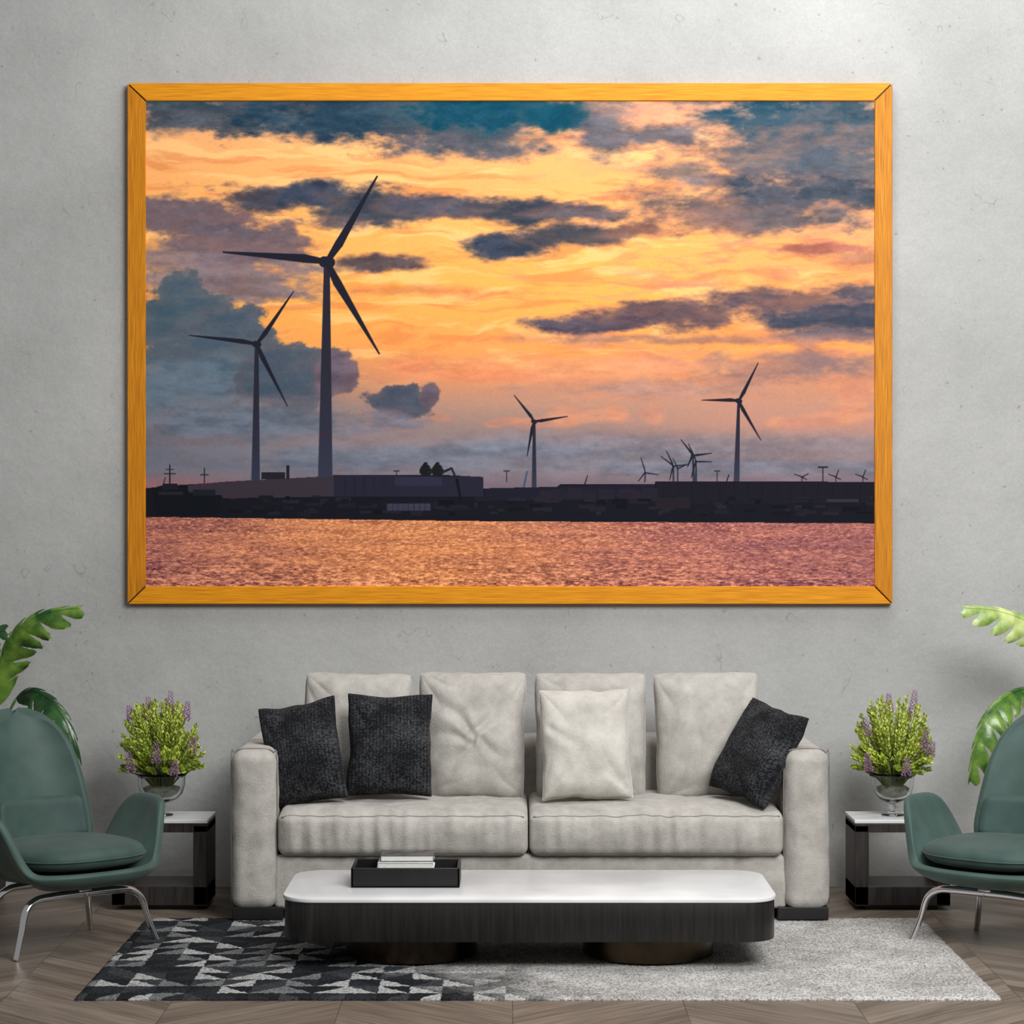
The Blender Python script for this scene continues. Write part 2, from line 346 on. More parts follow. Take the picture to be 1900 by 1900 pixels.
# ---------------- picture ----------------
def smooth(a,b,x):
    t=np.clip((x-a)/(b-a),0,1); return t*t*(3-2*t)
rng=np.random.RandomState(5)
TAB=rng.rand(512,512)
def vn(x,y,s=0):
    xi=np.floor(x).astype(int); yi=np.floor(y).astype(int); fx=x-xi; fy=y-yi
    fx=fx*fx*(3-2*fx); fy=fy*fy*(3-2*fy)
    def g(a,b): return TAB[(a+s*37)%512,(b+s*91)%512]
    return (g(xi,yi)*(1-fx)+g(xi+1,yi)*fx)*(1-fy)+(g(xi,yi+1)*(1-fx)+g(xi+1,yi+1)*fx)*fy
def fbm(x,y,s=0,o=5,g=.5):
    r=0;a=1;t=0
    for i in range(o): r=r+a*vn(x*2**i,y*2**i,s+i*3); t+=a; a*=g
    return r/t
def paint(nx,ny):
    X,Y=np.meshgrid(np.linspace(270,1623,nx),np.linspace(1088,187,ny))
    ys=[187,260,400,550,640,700,750,800,850,900,1100]
    cs=np.array([(214,156,128),(244,172,110),(250,174,96),(250,172,82),(240,158,84),(214,140,98),(178,136,116),(146,124,120),(114,112,122),(116,100,112),(116,100,112)],float)
    col=np.stack([np.interp(Y,ys,cs[:,k]) for k in range(3)],-1)
    def over(c,m): 
        nonlocal col
        col=col*(1-m[...,None])+np.array(c,float)*m[...,None]
    w=smooth(900,1500,X)*np.exp(-((Y-790)/55)**2); over((202,138,114),w*.6)
    w=smooth(1050,1623,X)*smooth(640,560,Y)*.35; over((200,142,120),w)
    w=smooth(760,420,X)*smooth(640,740,Y)*smooth(905,860,Y); over((98,108,124),w*.85)
    q=(fbm(X/160,Y/60,3,4)-.5)*60
    n1=fbm((X+q*2)/130,(Y+q)/17,1,7,.58); over((255,204,134),smooth(.5,.7,n1)*.55*smooth(740,640,Y))
    n2=fbm((X-q*2)/150+9,(Y+q)/19,11,7,.58); over((216,122,70),smooth(.5,.7,n2)*.5*smooth(760,650,Y))
    n3=fbm((X+q)/110+19,(Y-q)/11,15,7,.58); over((226,144,110),smooth(.52,.7,n3)*.5*smooth(800,1100,X)*smooth(800,700,Y))
    n5=fbm((X+q)/90+39,(Y+q*.5)/24,19,7,.58); over((176,116,104),smooth(.52,.72,n5)*.5*smooth(1000,1300,X)*smooth(760,680,Y))
    wx=(fbm(X/70,Y/48,21,6,.55)-.5); wy=(fbm(X/70+50,Y/48,31,6,.55)-.5); fine=fbm(X/17,Y/8,41,5,.6)-.5
    puff=fbm(X/26,Y/22,45,5,.55)-.5
    big=fbm(X/60,Y/20,51,7,.57); shade=smooth(.3,.7,fbm(X/75,Y/20,61,7,.58))
    def cloud(cx,cy,rx,ry,c,st=1,soft=.3,c2=None,wp=1.0,pf=False):
        nonlocal col
        x0,x1=cx-rx*2.3,cx+rx*2.3; y0,y1=cy-ry*3,cy+ry*3
        i0=max(0,int((x0-270)/1353*nx)); i1=min(nx,int((x1-270)/1353*nx)+1); j0=max(0,int((1088-y1)/901*ny)); j1=min(ny,int((1088-y0)/901*ny)+1)
        if i1<=i0 or j1<=j0: return
        s=(slice(j0,j1),slice(i0,i1))
        dx=(X[s]+wx[s]*rx*.8*wp-cx)/rx; dy=(Y[s]+wy[s]*ry*1.7*wp-cy)/ry
        if pf: d=np.sqrt(dx*dx+dy*dy)+puff[s]*.6+fine[s]*.15
        else: d=np.sqrt(dx*dx+dy*dy)+(big[s]-.5)*1.15*wp+fine[s]*.6*wp
        sf=soft*1.3
        m=(smooth(1+sf,1-sf,d)*st)[...,None]
        if c2 is None: c2=tuple(q*1.14+8 for q in c)
        t=shade[s][...,None]; cc=np.array(c,float)*(1-t)+np.array(c2,float)*t
        cc=cc+((puff[s]*16) if pf else (fine[s]*22))[...,None]
        e=smooth(.55,1.05,d)[...,None]*(.12 if pf else .28); cc=cc*(1-e)+np.array((190,122,98.))*e
        col[s]=col[s]*(1-m)+cc*m
    D=(36,60,78);T=(16,68,88);G=(88,88,100);Mv=(106,90,100);B=(64,86,102)
    cloud(520,200,330,46,D,.97,.35,(64,80,94)); cloud(350,232,90,24,(60,74,88),.85)
    cloud(700,212,300,46,D,.97,.35,(56,78,94)); cloud(880,256,140,34,(62,72,86),.92,.4,G)
    cloud(930,206,190,42,T,1,.2,(24,72,92),.7); cloud(1030,214,66,34,T,1,.15,(22,74,94),.6,True)
    cloud(1130,245,60,46,(74,78,90),.9,.4); cloud(1240,250,75,22,(76,80,92),.85,.4); cloud(1150,205,50,20,(180,136,116),.5,.5)
    cloud(1490,215,210,68,(34,68,88),.98,.35,(52,78,94)); cloud(1570,260,130,66,(52,74,88),.97,.35,(84,90,100))
    cloud(1430,295,160,52,(74,80,92),.93,.4,(118,102,98)); cloud(1540,320,160,64,(78,86,98),.96,.4,(112,104,104))
    cloud(1350,380,160,44,(84,78,84),.93,.4,(122,96,90)); cloud(1520,362,170,38,(54,66,80),.95,.35,(78,80,90)); cloud(1270,320,65,24,(104,94,98),.8,.45)
    cloud(1430,402,150,24,(88,80,84),.88,.4); cloud(1300,415,80,16,(120,90,82),.75,.5)
    cloud(500,368,75,26,(60,60,70),.98,.22,None,.7); cloud(575,362,85,30,(48,56,72),1,.22,None,1,True); cloud(690,385,120,38,(50,60,74),1,.22,(70,72,82),.7); cloud(800,380,100,22,(62,62,74),.98,.25,None,.7)
    cloud(625,415,60,14,(84,74,78),.9,.35); cloud(900,388,90,18,(60,62,74),.97,.25,None,.7); cloud(980,392,110,24,(50,58,70),1,.25,(74,72,80),.7); cloud(1080,392,80,16,(80,72,78),.95,.3)
    cloud(930,455,80,24,(46,54,68),1,.22,None,.7); cloud(1060,434,110,20,(58,62,74),.97,.28,(84,76,78),.8); cloud(1180,430,60,12,(114,82,74),.85,.4)
    cloud(705,487,80,17,(76,64,68),.97,.3,None,.8); cloud(800,542,180,10,(198,118,70),.7,.5); cloud(1500,462,85,10,(146,86,74),.92,.35); cloud(1590,480,60,12,(146,98,86),.65,.5); cloud(1150,368,40,5,(180,105,70),.7,.5)
    cloud(340,400,125,42,Mv,.95,.2,(98,90,102),.8); cloud(440,450,130,44,(110,92,98),.95,.2,(92,86,98),.8); cloud(430,510,150,50,(104,92,102),.9,.3)
    cloud(330,500,110,50,(114,98,104),.75,.4)
    cloud(335,600,105,85,B,.97,.07,(80,94,106),.7,True); cloud(430,640,100,72,(68,86,104),.97,.07,(82,92,104),.7,True); cloud(330,720,180,80,(78,94,108),.9,.3,None,.6,True); cloud(530,695,100,66,(70,84,100),.97,.07,(86,90,102),.7,True)
    cloud(628,695,40,42,(90,78,90),.95,.08,None,.8,True); cloud(470,785,230,40,(90,98,112),.85,.5,None,.6)
    cloud(738,742,66,38,(70,78,94),.98,.07,(84,84,98),.8,True); cloud(796,728,20,20,(88,78,90),.93,.1,None,1,True); cloud(740,785,90,18,(98,98,112),.75,.4)
    cloud(770,672,50,16,(206,120,82),.7,.4); cloud(880,690,120,16,(208,126,88),.6,.5)
    cloud(1100,600,110,18,(68,62,76),.97,.28,None,.8); cloud(1240,582,150,24,(78,68,80),.97,.28,(104,80,82),.8); cloud(1430,560,160,24,(82,72,84),.97,.3,(122,90,84),.8)
    cloud(1540,590,160,26,(56,64,80),.98,.3,(76,74,88),.8); cloud(1560,622,130,13,(82,76,88),.9,.4); cloud(1330,630,280,9,(146,104,92),.75,.5); cloud(1590,540,60,22,(76,72,84),.9,.4)
    cloud(1500,680,200,26,(124,104,110),.8,.5,(156,116,106)); cloud(1150,680,160,16,(204,132,96),.6,.5); cloud(1250,720,250,16,(148,116,110),.6,.5)
    P=(222,148,108)
    for a in ((1045,765,30,22),(1010,785,60,12),(1110,775,60,12),(1150,768,24,16),(1212,768,20,18),(1585,745,28,32),(1560,775,70,16),(1460,785,40,12),(935,782,36,9),(822,772,18,8)):
        cloud(*a,P,.55,.22,(190,124,104),1,True)
    cloud(1250,825,560,24,(116,110,120),.75,.6,None,.5); cloud(900,850,560,36,(98,104,118),.8,.6,None,.5); cloud(1350,868,400,20,(104,104,116),.75,.6,None,.5)
    over((160,106,108),smooth(865,905,Y)*smooth(560,320,X)*.65)
    grain=(fbm(X/3,Y/3,71,3)-.5)*9; col=col+grain[...,None]
    wl=953+(X-270)*.0112
    water=Y>wl
    dd=np.clip((Y-wl)/130,0,1)
    s1=fbm(X/5.5,Y/1.35,81,3,.75)*(1-dd)+fbm(X/9,Y/2.2,83,4,.78)*dd; s2=fbm(X/140,Y/8,91,5,.6)
    glint=np.exp(-((X-740-dd*60)/360)**2)
    wc=np.stack([152+44*glint+(s2-.5)*80,92+32*glint+(s2-.5)*58,88-6*glint+(s2-.5)*22],-1)
    amp=(80+110*dd)
    wc=wc+((s1-.48)*2*amp)[...,None]*np.array([1.0,.76,.55])
    hl=smooth(.58,.72,s1)*(.4+.6*glint); wc=wc*(1-hl[...,None]*.7)+np.array([252,180,124.])*hl[...,None]*.7
    rt=(smooth(1250,1623,X)*.2)[...,None]; wc=wc*(1-rt)+np.array([136,90,92.])*rt
    col=np.where(water[...,None],wc,col)
    def poly(pts,c):
        inside=np.zeros(X.shape,bool); n=len(pts)
        for i in range(n):
            x1,y1=pts[i];x2,y2=pts[(i+1)%n]
            if y1==y2: continue
            cnd=((y1>Y)!=(y2>Y))&(X<(x2-x1)*(Y-y1)/(y2-y1)+x1); inside^=cnd
        col[inside]=c
    def rect(x0,y0,x1,y1,c):
        i0=max(0,int((x0-270)/1353*nx)); i1=min(nx,int((x1-270)/1353*nx)+1); j0=max(0,int((1088-y1)/901*ny)); j1=min(ny,int((1088-y0)/901*ny)+1)
        col[j0:j1,i0:i1]=c
    def seg(x0,y0,x1,y1,w0,w1,c,c1=None):
        P_=max(w0,w1)+3
        i0=max(0,int((min(x0,x1)-P_-270)/1353*nx)); i1=min(nx,int((max(x0,x1)+P_-270)/1353*nx)+2); j0=max(0,int((1088-max(y0,y1)-P_)/901*ny)); j1=min(ny,int((1088-min(y0,y1)+P_)/901*ny)+2)
        s=(slice(j0,j1),slice(i0,i1)); x_=X[s];y_=Y[s]
        t=np.clip(((x_-x0)*(x1-x0)+(y_-y0)*(y1-y0))/((x1-x0)**2+(y1-y0)**2),0,1)
        d=np.hypot(x_-(x0+t*(x1-x0)),y_-(y0+t*(y1-y0))); w=(w0+(w1-w0)*t)/2
        m=np.clip(w-d+.5,0,1)[...,None]
        if c1 is None: c1=c
        tt=(t**2.2)[...,None]; cc=np.array(c,float)*(1-tt)+np.array(c1,float)*tt
        col[s]=col[s]*(1-m)+cc*m
    BL=(32,33,44)
    def turb(hx,hy,bx,by,tips,tw0,tw1,bw):
        seg(hx,hy,bx,by,tw0,tw1,(40,39,51),(52,55,72))
        for tx,ty in tips:
            mx_,my_=hx+(tx-hx)*.22,hy+(ty-hy)*.22
            L=math.hypot(tx-hx,ty-hy); nx_,ny_=-(ty-hy)/L,(tx-hx)/L
            seg(hx,hy,mx_+nx_*bw*.15,my_+ny_*bw*.15,bw*.6,bw,BL); seg(mx_+nx_*bw*.15,my_+ny_*bw*.15,tx,ty,bw,max(1.6,bw*.2),BL)
        seg(hx-bw*.3,hy,hx+bw*.3,hy+1,bw*1.3,bw*1.3,BL)
    turb(1197,876,1196,893,[(1189,849),(1221,880),(1184,892)],2,3,2.5)
    turb(1249,864,1249,893,[(1236,836),(1274,861),(1226,846),(1242,890)],2.5,3.5,3)
    turb(1285,844,1287,892,[(1263,815),(1320,840),(1275,866)],3,5,4); turb(1291,855,1291,892,[(1277,823),(1320,856),(1282,885)],2.5,4,3)
    turb(1257,868,1257,893,[(1277,860),(1248,850)],2,3,2.5)
    for q in (1487,1550,1600): turb(q,884,q,893,[(q-14,879),(q+5,871) if q>1500 else (q+12,878),(q+9,889)],1.8,2,2.2)
    turb(991,781,991,903,[(954,733),(1053,772),(978,845)],5,9,6); turb(1370,743,1366,892,[(1406,673),(1302,742),(1411,816)],5,11,7)
    turb(477,638,475,888,[(545,541),(352,622),(534,753)],7,16,9); turb(607,486,604,884,[(700,328),(415,468),(704,656)],11,27,16)
    seg(598,802,610,802,7,7,(60,44,52))
    seg(1526,866,1526,893,2,2,BL); seg(1518,866,1534,866,3,3,BL)
    for mx_ in (736,940,1330): seg(mx_,874,mx_,893,1.6,1.6,BL); seg(mx_-5,873,mx_+5,873,2,2,BL)
    seg(972,902,978,874,4,3,(60,80,106)); seg(1085,897,1090,881,2.5,1.5,BL); seg(1348,891,1352,880,2.5,2,BL)
    seg(316,862,316,900,2.4,3,BL); seg(306,878,326,878,2,2,BL); seg(309,870,323,870,1.6,1.6,BL); seg(308,885,303,900,1.6,2,BL); seg(380,868,380,896,2,2,BL); seg(373,880,387,880,2,2,BL)
    dk=(24,25,33)
    poly([(269,905),(269,958),(420,960),(900,966),(1624,970),(1624,893),(1216,892),(1214,897),(1080,897),(1040,897),(1030,905),(905,905),(897,905),(897,884),(820,880),(620,880),(615,885),(415,894),(330,899)],dk)
    poly([(350,899),(415,893),(620,882),(620,920),(430,924),(350,918)],(56,49,58)); poly([(620,880),(897,884),(897,920),(620,920)],(38,37,52)); poly([(733,884),(820,884),(820,900),(733,900)],(44,45,65))
    poly([(900,905),(1214,898),(1214,925),(900,927)],(30,30,42)); poly([(1216,894),(1623,894),(1623,932),(1216,934)],(29,28,36))
    for sx_ in range(1230,1620,26): rect(sx_,896,sx_+1.2,930,(25,24,31))
    for sx_ in range(640,730,18): rect(sx_,884,sx_+1.2,918,(34,33,47))
    rr_=random.Random(4)
    for k in range(150):
        bx_=rr_.uniform(415,1620); by_=rr_.uniform(918,950); q=rr_.random(); sh=rr_.uniform(-8,12)
        rect(bx_,by_,bx_+rr_.uniform(4,34),by_+rr_.uniform(2,8),(26+sh,26+sh*.9,34+sh*1.1))
    for k in range(24):
        bx_=rr_.uniform(1000,1210); rect(bx_,rr_.uniform(904,918),bx_+rr_.uniform(8,30),924,(34+rr_.uniform(-6,8),33,44))
    rect(718,934,798,946,(56,57,76)); 
    for k in range(718,798,10): rect(k,934,k+1,946,(44,45,60))
    poly([(486,875),(530,875),(530,888),(486,888)],(36,35,43)); poly([(532,862),(538,862),(538,888),(532,888)],(36,35,43))
    poly([(283,905),(300,900),(345,900),(352,912),(413,918),(405,956),(290,954)],(20,23,29)); poly([(303,896),(330,896),(332,908),(300,908)],(29,31,38)); rect(360,908,400,918,(30,32,40)); rect(296,912,340,917,(36,38,46))
    poly([(1215,922),(1280,922),(1280,942),(1215,942)],(36,31,38)); rect(1533,926,1590,930,(50,47,54))
    for tx in (790,812):
        for k in range(7):
            ww=(3,8,13,17,19,18,13)[k]; seg(tx-ww/2,859+k*3.4,tx+ww/2,859+k*3.4+(k%2),4.5,4.5,(26,28,30))
    seg(820,876,838,868,5,4,BL); seg(838,868,848,890,4,4,BL); seg(848,890,855,926,6,4,(20,21,27))
    return np.clip(col,4,255)
def s2l(a):
    a=a/255.; return np.where(a<=.04045,a/12.92,((a+.055)/1.055)**2.4)

pic=empty('framed_picture',(0,WALL,0),label='large gold wood framed sunset print of wind turbines on wall',category='picture')
FD=WALL-.045
def wxz(px,py,d): v=W(px,py,d); return v.x,v.z
ox0,oz1=wxz(236,154,FD); ox1,oz0=wxz(1656,1121,FD); ix0,iz1=wxz(270,187,FD); ix1,iz0=wxz(1623,1088,FD)
pic.location=((ox0+ox1)/2,WALL,oz0); PX,PZ=pic.location.x,oz0
def rail(a,b,c,d,mt):
    pts=[a,b,c,d]; V=[]
    cx=sum(p[0] for p in pts)/4; cz=sum(p[1] for p in pts)/4
    def ring(y,ins):
        return [Vector((p[0]-PX+(ins if p[0]<cx else -ins),y,p[1]-PZ+(ins if p[1]<cz else -ins))) for p in pts]
    V=ring(-.002,0)+ring(-.041,0)+ring(-.045,.003)
    Fc=[]
    for r in range(2):
        for k in range(4): Fc.append((r*4+k,r*4+(k+1)%4,(r+1)*4+(k+1)%4,(r+1)*4+k))
    Fc+=[(0,3,2,1),(8,9,10,11)]
    return obj('frame_rail',V,Fc,mt,pic,smooth=False)
g=.004
rail((ox0+g,oz1),(ox1-g,oz1),(ix1-g,iz1),(ix0+g,iz1),M['gold'])
rail((ox1-g,oz0),(ox0+g,oz0),(ix0+g,iz0),(ix1-g,iz0),M['gold'])
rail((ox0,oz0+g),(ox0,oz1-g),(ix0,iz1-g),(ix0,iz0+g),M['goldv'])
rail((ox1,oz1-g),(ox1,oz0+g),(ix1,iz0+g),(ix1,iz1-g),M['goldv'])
v,f=rbox((ox1-ox0-.01,.03,oz1-oz0-.01),.002,1,center=((ox0+ox1)/2-PX,-.017,(oz0+oz1)/2-PZ))
obj('frame_backing',v,f,M['mitre'],pic,smooth=False)
NX,NY=1353,901
C=paint(NX,NY)
xs=np.linspace(ix0-.004-PX,ix1+.004-PX,NX); zs=np.linspace(iz0-.004-PZ,iz1+.004-PZ,NY)
XX,ZZ=np.meshgrid(xs,zs); co=np.stack([XX,np.full(XX.shape,-.036),ZZ],-1).astype(np.float32)
me=bpy.data.meshes.new('art_print')
me.vertices.add(NX*NY); me.vertices.foreach_set('co',co.ravel())
ii=np.arange((NX-1)*(NY-1)); rr=ii//(NX-1); cc=ii%(NX-1); a=rr*NX+cc
quads=np.stack([a,a+1,a+NX+1,a+NX],-1).astype(np.int32)
me.loops.add(quads.size); me.loops.foreach_set('vertex_index',quads.ravel())
me.polygons.add(len(quads)); me.polygons.foreach_set('loop_start',np.arange(0,quads.size,4,dtype=np.int32))
me.update(calc_edges=True)
ca=me.color_attributes.new('Col','FLOAT_COLOR','POINT')
lc=np.ones((NX*NY,4),np.float32); lc[:,:3]=s2l(C).reshape(-1,3); ca.data.foreach_set('color',lc.ravel())
am=bpy.data.materials.new('canvas_print'); am.use_nodes=True
N=am.node_tree.nodes;L=am.node_tree.links; at=N.new('ShaderNodeAttribute'); at.attribute_name='Col'
L.new(at.outputs['Color'],N['Principled BSDF'].inputs['Base Color']); N['Principled BSDF'].inputs['Roughness'].default_value=.9; N['Principled BSDF'].inputs['Specular IOR Level'].default_value=.05
me.materials.append(am)
art=bpy.data.objects.new('art_print',me); scene.collection.objects.link(art); art.parent=pic
art['label']='printed orange sunset with wind turbines over dark harbour and water'

# ---------------- sofa ----------------
SX0,SX1,SF,SB=-1.217,1.375,9.965,10.87
sofa=empty('sofa',((SX0+SX1)/2,(SF+SB)/2,.015),label='light grey velvet two seat sofa with dark plinth feet',category='sofa')
SO=sofa.location.copy()
def nz(p,s): return noise.noise(Vector(p)*s)
def part(name,x0,x1,y0,y1,z0,z1,r,mt,amp=.004,n=40,fnx=None,**k):
    c=Vector(((x0+x1)/2,(y0+y1)/2,(z0+z1)/2))
    hx,hy,hz=(x1-x0)/2,(y1-y0)/2,(z1-z0)/2
    def fn(v):
        w=v+c; d=amp*nz(w,7)+amp*.5*nz(w,19)
        q=Vector(((v.x/hx)**7,(v.y/hy)**7,(v.z/hz)**7))
        v=v+q*d
        if fnx: v=fnx(v)
        return v
    V,Fc=rbox((x1-x0,y1-y0,z1-z0),r,n,center=c-SO,fn=fn)
    return obj(name,V,Fc,mt,sofa,**k)
AL=-1.02; AR=1.18; MID=.072
def seamtube(pts,r=.0035,closed=False):
    return tube([Vector(p)-SO for p in smoothpath(pts,4,closed)],r,6,closed)
def armrest(x0,x1):
    z0,z1=.055,.752
    cc=Vector(((x0+x1)/2,(SF+SB)/2,(z0+z1)/2)); hx=(x1-x0)/2;hy=(SB-SF)/2;hz=(z1-z0)/2
    def fn(v):
        w=v+cc; 
        v=v+Vector(((v.x/hx)**5*(.005*nz(w,6)+.003*nz(w,18)),(v.y/hy)**7*.005*nz(w,8),(v.z/hz)**7*.006*nz(w,5)))
        k=max(0,-v.y/hy-.9)/.1
        v.y-=k*.010*(1-(v.x/hx)**2)
        v.y+=k*.007*nz((w.x*2,0,w.z*1.2),9)
        return v
    V,Fc=rbox((x1-x0,SB-SF,z1-z0),.055,60,center=cc-SO,fn=fn)
    yy=SF+.042
    loop=[(x0-.0005,yy,z0+.03),(x0-.0005,yy,z1-.06),(x0+.014,yy,z1-.015),(x0+.05,yy,z1),(x1-.05,yy,z1),(x1-.014,yy,z1-.015),(x1+.0005,yy,z1-.06),(x1+.0005,yy,z0+.03)]
    s=seamtube(loop,.003)
    V,Fc,MI=merge([(V,Fc,0),(s[0],s[1],1)])
    obj('armrest',V,Fc,[M['fabric'],M['seam']],sofa,mi=MI)
armrest(SX0,AL); armrest(AR,SX1)
part('sofa_base',AL-.01,AR+.01,SF+.03,SB-.05,.06,.295,.02,M['fabric'],.007,70)
part('backrest',AL-.02,AR+.02,10.62,SB,.07,.745,.05,M['fabric'],.006,50)
def seat(x0,x1):
    y0,y1,z0,z1=SF-.015,10.64,.292,.495
    hx=(x1-x0)/2; hy=(y1-y0)/2; hz=(z1-z0)/2
    def fx(v):
        u=v.x/hx; w=v.y/hy; tz=v.z/hz; up=max(0,tz)**1.5
        v.z+=up*(.014*(1-u**4)*(1-w**4)-.026*max(0,-w)**6)
        rip=math.sin(v.x*62+6*noise.noise(Vector((v.x*4,0,x0))))*.5*(.5+noise.noise(Vector((v.x*5,2,x0))))+1.2*noise.noise(Vector((v.x*24,v.z*5,x0*3)))
        k=max(0,-w-.6)/.4
        v.y-=.010*rip*k*(1-tz*tz*.6)
        v.z+=up*(.005*rip*k+.007*noise.noise(Vector((v.x*8,v.y*6,x0)))+.0035*noise.noise(Vector((v.x*20,v.y*14,x0))))
        v.y-=.018*k*(1-tz*tz)*(1-u**6)
        return v
    cc=Vector(((x0+x1)/2,(y0+y1)/2,(z0+z1)/2))
    V,Fc=rbox((x1-x0-.006,y1-y0,z1-z0),.04,150,center=cc-SO,fn=fx)
    def ln(z,yo):
        return tube([fx(Vector((-hx+.02+(2*hx-.04)*i/80,-hy+yo,z)))+cc-SO for i in range(81)],.003,6)
    a=ln(-hz+.016,.011); b=ln(hz-.014,.0125)
    V,Fc,MI=merge([(V,Fc,0),(a[0],a[1],1),(b[0],b[1],1)])
    obj('seat_cushion',V,Fc,[M['fabric'],M['seam']],sofa,mi=MI)
seat(AL+.004,MID); seat(MID,AR-.004)
def foot(x0,x1):
    V,Fc=rbox((x1-x0,.12,.055),.004,2,center=Vector(((x0+x1)/2,SF+.075,.0425))-SO)
    obj('foot',V,Fc,M['plinth'],sofa)
    V,Fc=rbox((x1-x0,.12,.055),.004,2,center=Vector(((x0+x1)/2,SB-.12,.0425))-SO)
    obj('foot',V,Fc,M['plinth'],sofa)
foot(SX0+.005,AL+.03); foot(AR-.03,SX1-.005)
V,Fc=rbox((AR-AL-.1,.02,.04),.003,2,center=Vector(((AL+AR)/2,SF+.12,.045))-SO); obj('plinth_rail',V,Fc,M['plinth'],sofa)

# ---------------- cushions ----------------
def pillow(name,px,py,d,w,h,t,tilt=-12,roll=0,yaw=0,mt=None,seed=0,pin=.03,creases=(),label='',group=None,wr=1.0,n=84,taper=0,axes=None,rc=.045):
    V=[];Fc=[]
    idx={}
    def g(i): a=-1+2*i/n; return math.sin(a*math.pi/2)*.55+a*.45
    def P(i,j,s):
        u,v=g(i),g(j)
        e=max(0,(1-abs(u)**2.6))*max(0,(1-abs(v)**2.6)); f=e**.42
        ns_=noise.noise(Vector((u*2.2,v*2.2,seed*3.1)))
        x=w/2*u*(1-pin*(1-v*v)*abs(u)**2*(1+ns_))*(1-taper*v)*(1-rc*abs(v)**7); z=h/2*v*(1-pin*(1-u*u)*abs(v)**2*(1+ns_))*(1-rc*abs(u)**7)
        y=t/2*f*(1-.18*v)
        q=Vector((x*6,z*6,seed*5+s*3))
        rid=0
        for cx,cz in ((-1,-1),(1,-1),(-1,1),(1,1)):
            dx,dz=x-cx*w*.5,z-cz*h*.5; dist=math.hypot(dx,dz); an=math.atan2(dz,dx)
            st=1+noise.noise(Vector((cx*3,cz*3,seed)))*1.3
            a2=an*5+seed*1.7+cx*2+cz+2*noise.noise(Vector((x*4,z*4,seed)))
            rid-=.008*st*(1-abs(math.sin(a2)))**1.4*math.exp(-((dist-.12)/.08)**2)
        wv=noise.noise(q)*.020+noise.noise(q*2.0)*.007
        wv+=.003*math.sin(x*55+seed+4*noise.noise(Vector((x*5,0,seed))))*math.exp(-((1-abs(v))/.18)**2)+.003*math.sin(z*55+seed+4*noise.noise(Vector((z*5,1,seed))))*math.exp(-((1-abs(u))/.18)**2)
        for (a0,b0,a1,b1,dp,wd) in creases:
            vx,vz=(a1-a0)*w/2,(b1-b0)*h/2; qx,qz=x-a0*w/2,z-b0*h/2
            tt=(qx*vx+qz*vz)/(vx*vx+vz*vz); tc=max(0,min(1,tt)); bend=.012*math.sin(tc*5+seed)
            L_=math.hypot(vx,vz); dd=math.hypot(qx-tc*vx+bend*vz/L_,qz-tc*vz-bend*vx/L_); wd2=wd*(.8+.9*tc)
            wv-=dp*math.exp(-abs(dd/wd2)**1.6)*(1-.75*tc)
            wv+=dp*.35*math.exp(-((dd-2.2*wd2)/wd2)**2)*(1-.75*tc)
        y+=(wv+rid)*wr*min(1,f*1.6)
        y=max(y,.002*f)
        return Vector((x,(-y if s==0 else y),z))
    for s in (0,1):
        for i in range(n+1):
            for j in range(n+1):
                if s==1 and (i in(0,n) or j in(0,n)): idx[(1,i,j)]=idx[(0,i,j)]; continue
                idx[(s,i,j)]=len(V); V.append(P(i,j,s))
    for s in (0,1):
        for i in range(n):
            for j in range(n):
                q=(idx[(s,i,j)],idx[(s,i+1,j)],idx[(s,i+1,j+1)],idx[(s,i,j+1)])
                Fc.append(q if s==0 else q[::-1])
    b=[(i,0) for i in range(n)]+[(n,j) for j in range(n)]+[(i,n) for i in range(n,0,-1)]+[(0,j) for j in range(n,0,-1)]
    sv,sf=tube([V[idx[(0,i,j)]].copy() for i,j in b],.003,6,True)
    V,Fc,_=merge([(V,Fc),(sv,sf)])
    o=obj(name,V,Fc,mt,label=label,category='cushion')
    if axes:
        xa=Vector(axes[0]).normalized(); za=Vector(axes[1]); za=(za-xa*za.dot(xa)).normalized(); ya=za.cross(xa)
        R=Matrix((xa,ya,za)).transposed().to_4x4()
    else:
        R=Matrix.Rotation(math.radians(roll),4,'Y')@Matrix.Rotation(math.radians(yaw),4,'Z')@Matrix.Rotation(math.radians(tilt),4,'X')
    o.matrix_world=Matrix.Translation(W(px,py,d))@R
    if group: o['group']=group
    return o
gb='large grey back cushions on the sofa'
gl='large light grey velvet cushion leaning on the sofa backrest'
pillow('cushion',663,1366,10.47,.49,.58,.22,-10,1,0,M['fabric'],1,.03,label=gl,group=gb)
pillow('cushion',877,1365,10.45,.48,.585,.24,-11,0,0,M['fabric'],2,.03,creases=((.05,-.02,.55,.6,.022,.016),(.05,-.02,-.6,.5,.022,.016),(0,-.1,-.8,.0,.014,.015),(.1,-.1,.8,-.45,.013,.016),(0,-.1,-.5,-.75,.013,.015)),label='large light grey velvet cushion with creased dented middle',group=gb,taper=-.03,wr=1.0)
pillow('cushion',1096,1366,10.47,.505,.585,.23,-11,0,0,M['fabric'],3,.03,label=gl,group=gb,taper=-.02)
pillow('cushion',1312,1366,10.46,.475,.585,.23,-11,-1,0,M['fabric'],4,.03,creases=((-.75,-.9,-.1,.1,.012,.018),),label=gl,group=gb,taper=-.02)
pillow('cushion',1087,1381,10.2,.40,.49,.17,-14,-1,3,M['cream'],5,.055,creases=((-.75,.3,.0,-.3,.009,.018),(.8,-.85,.2,.1,.011,.018)),label='small cream cushion in front of the grey back cushions',wr=1.0,rc=.01)
gd='charcoal woven cushions on the sofa'
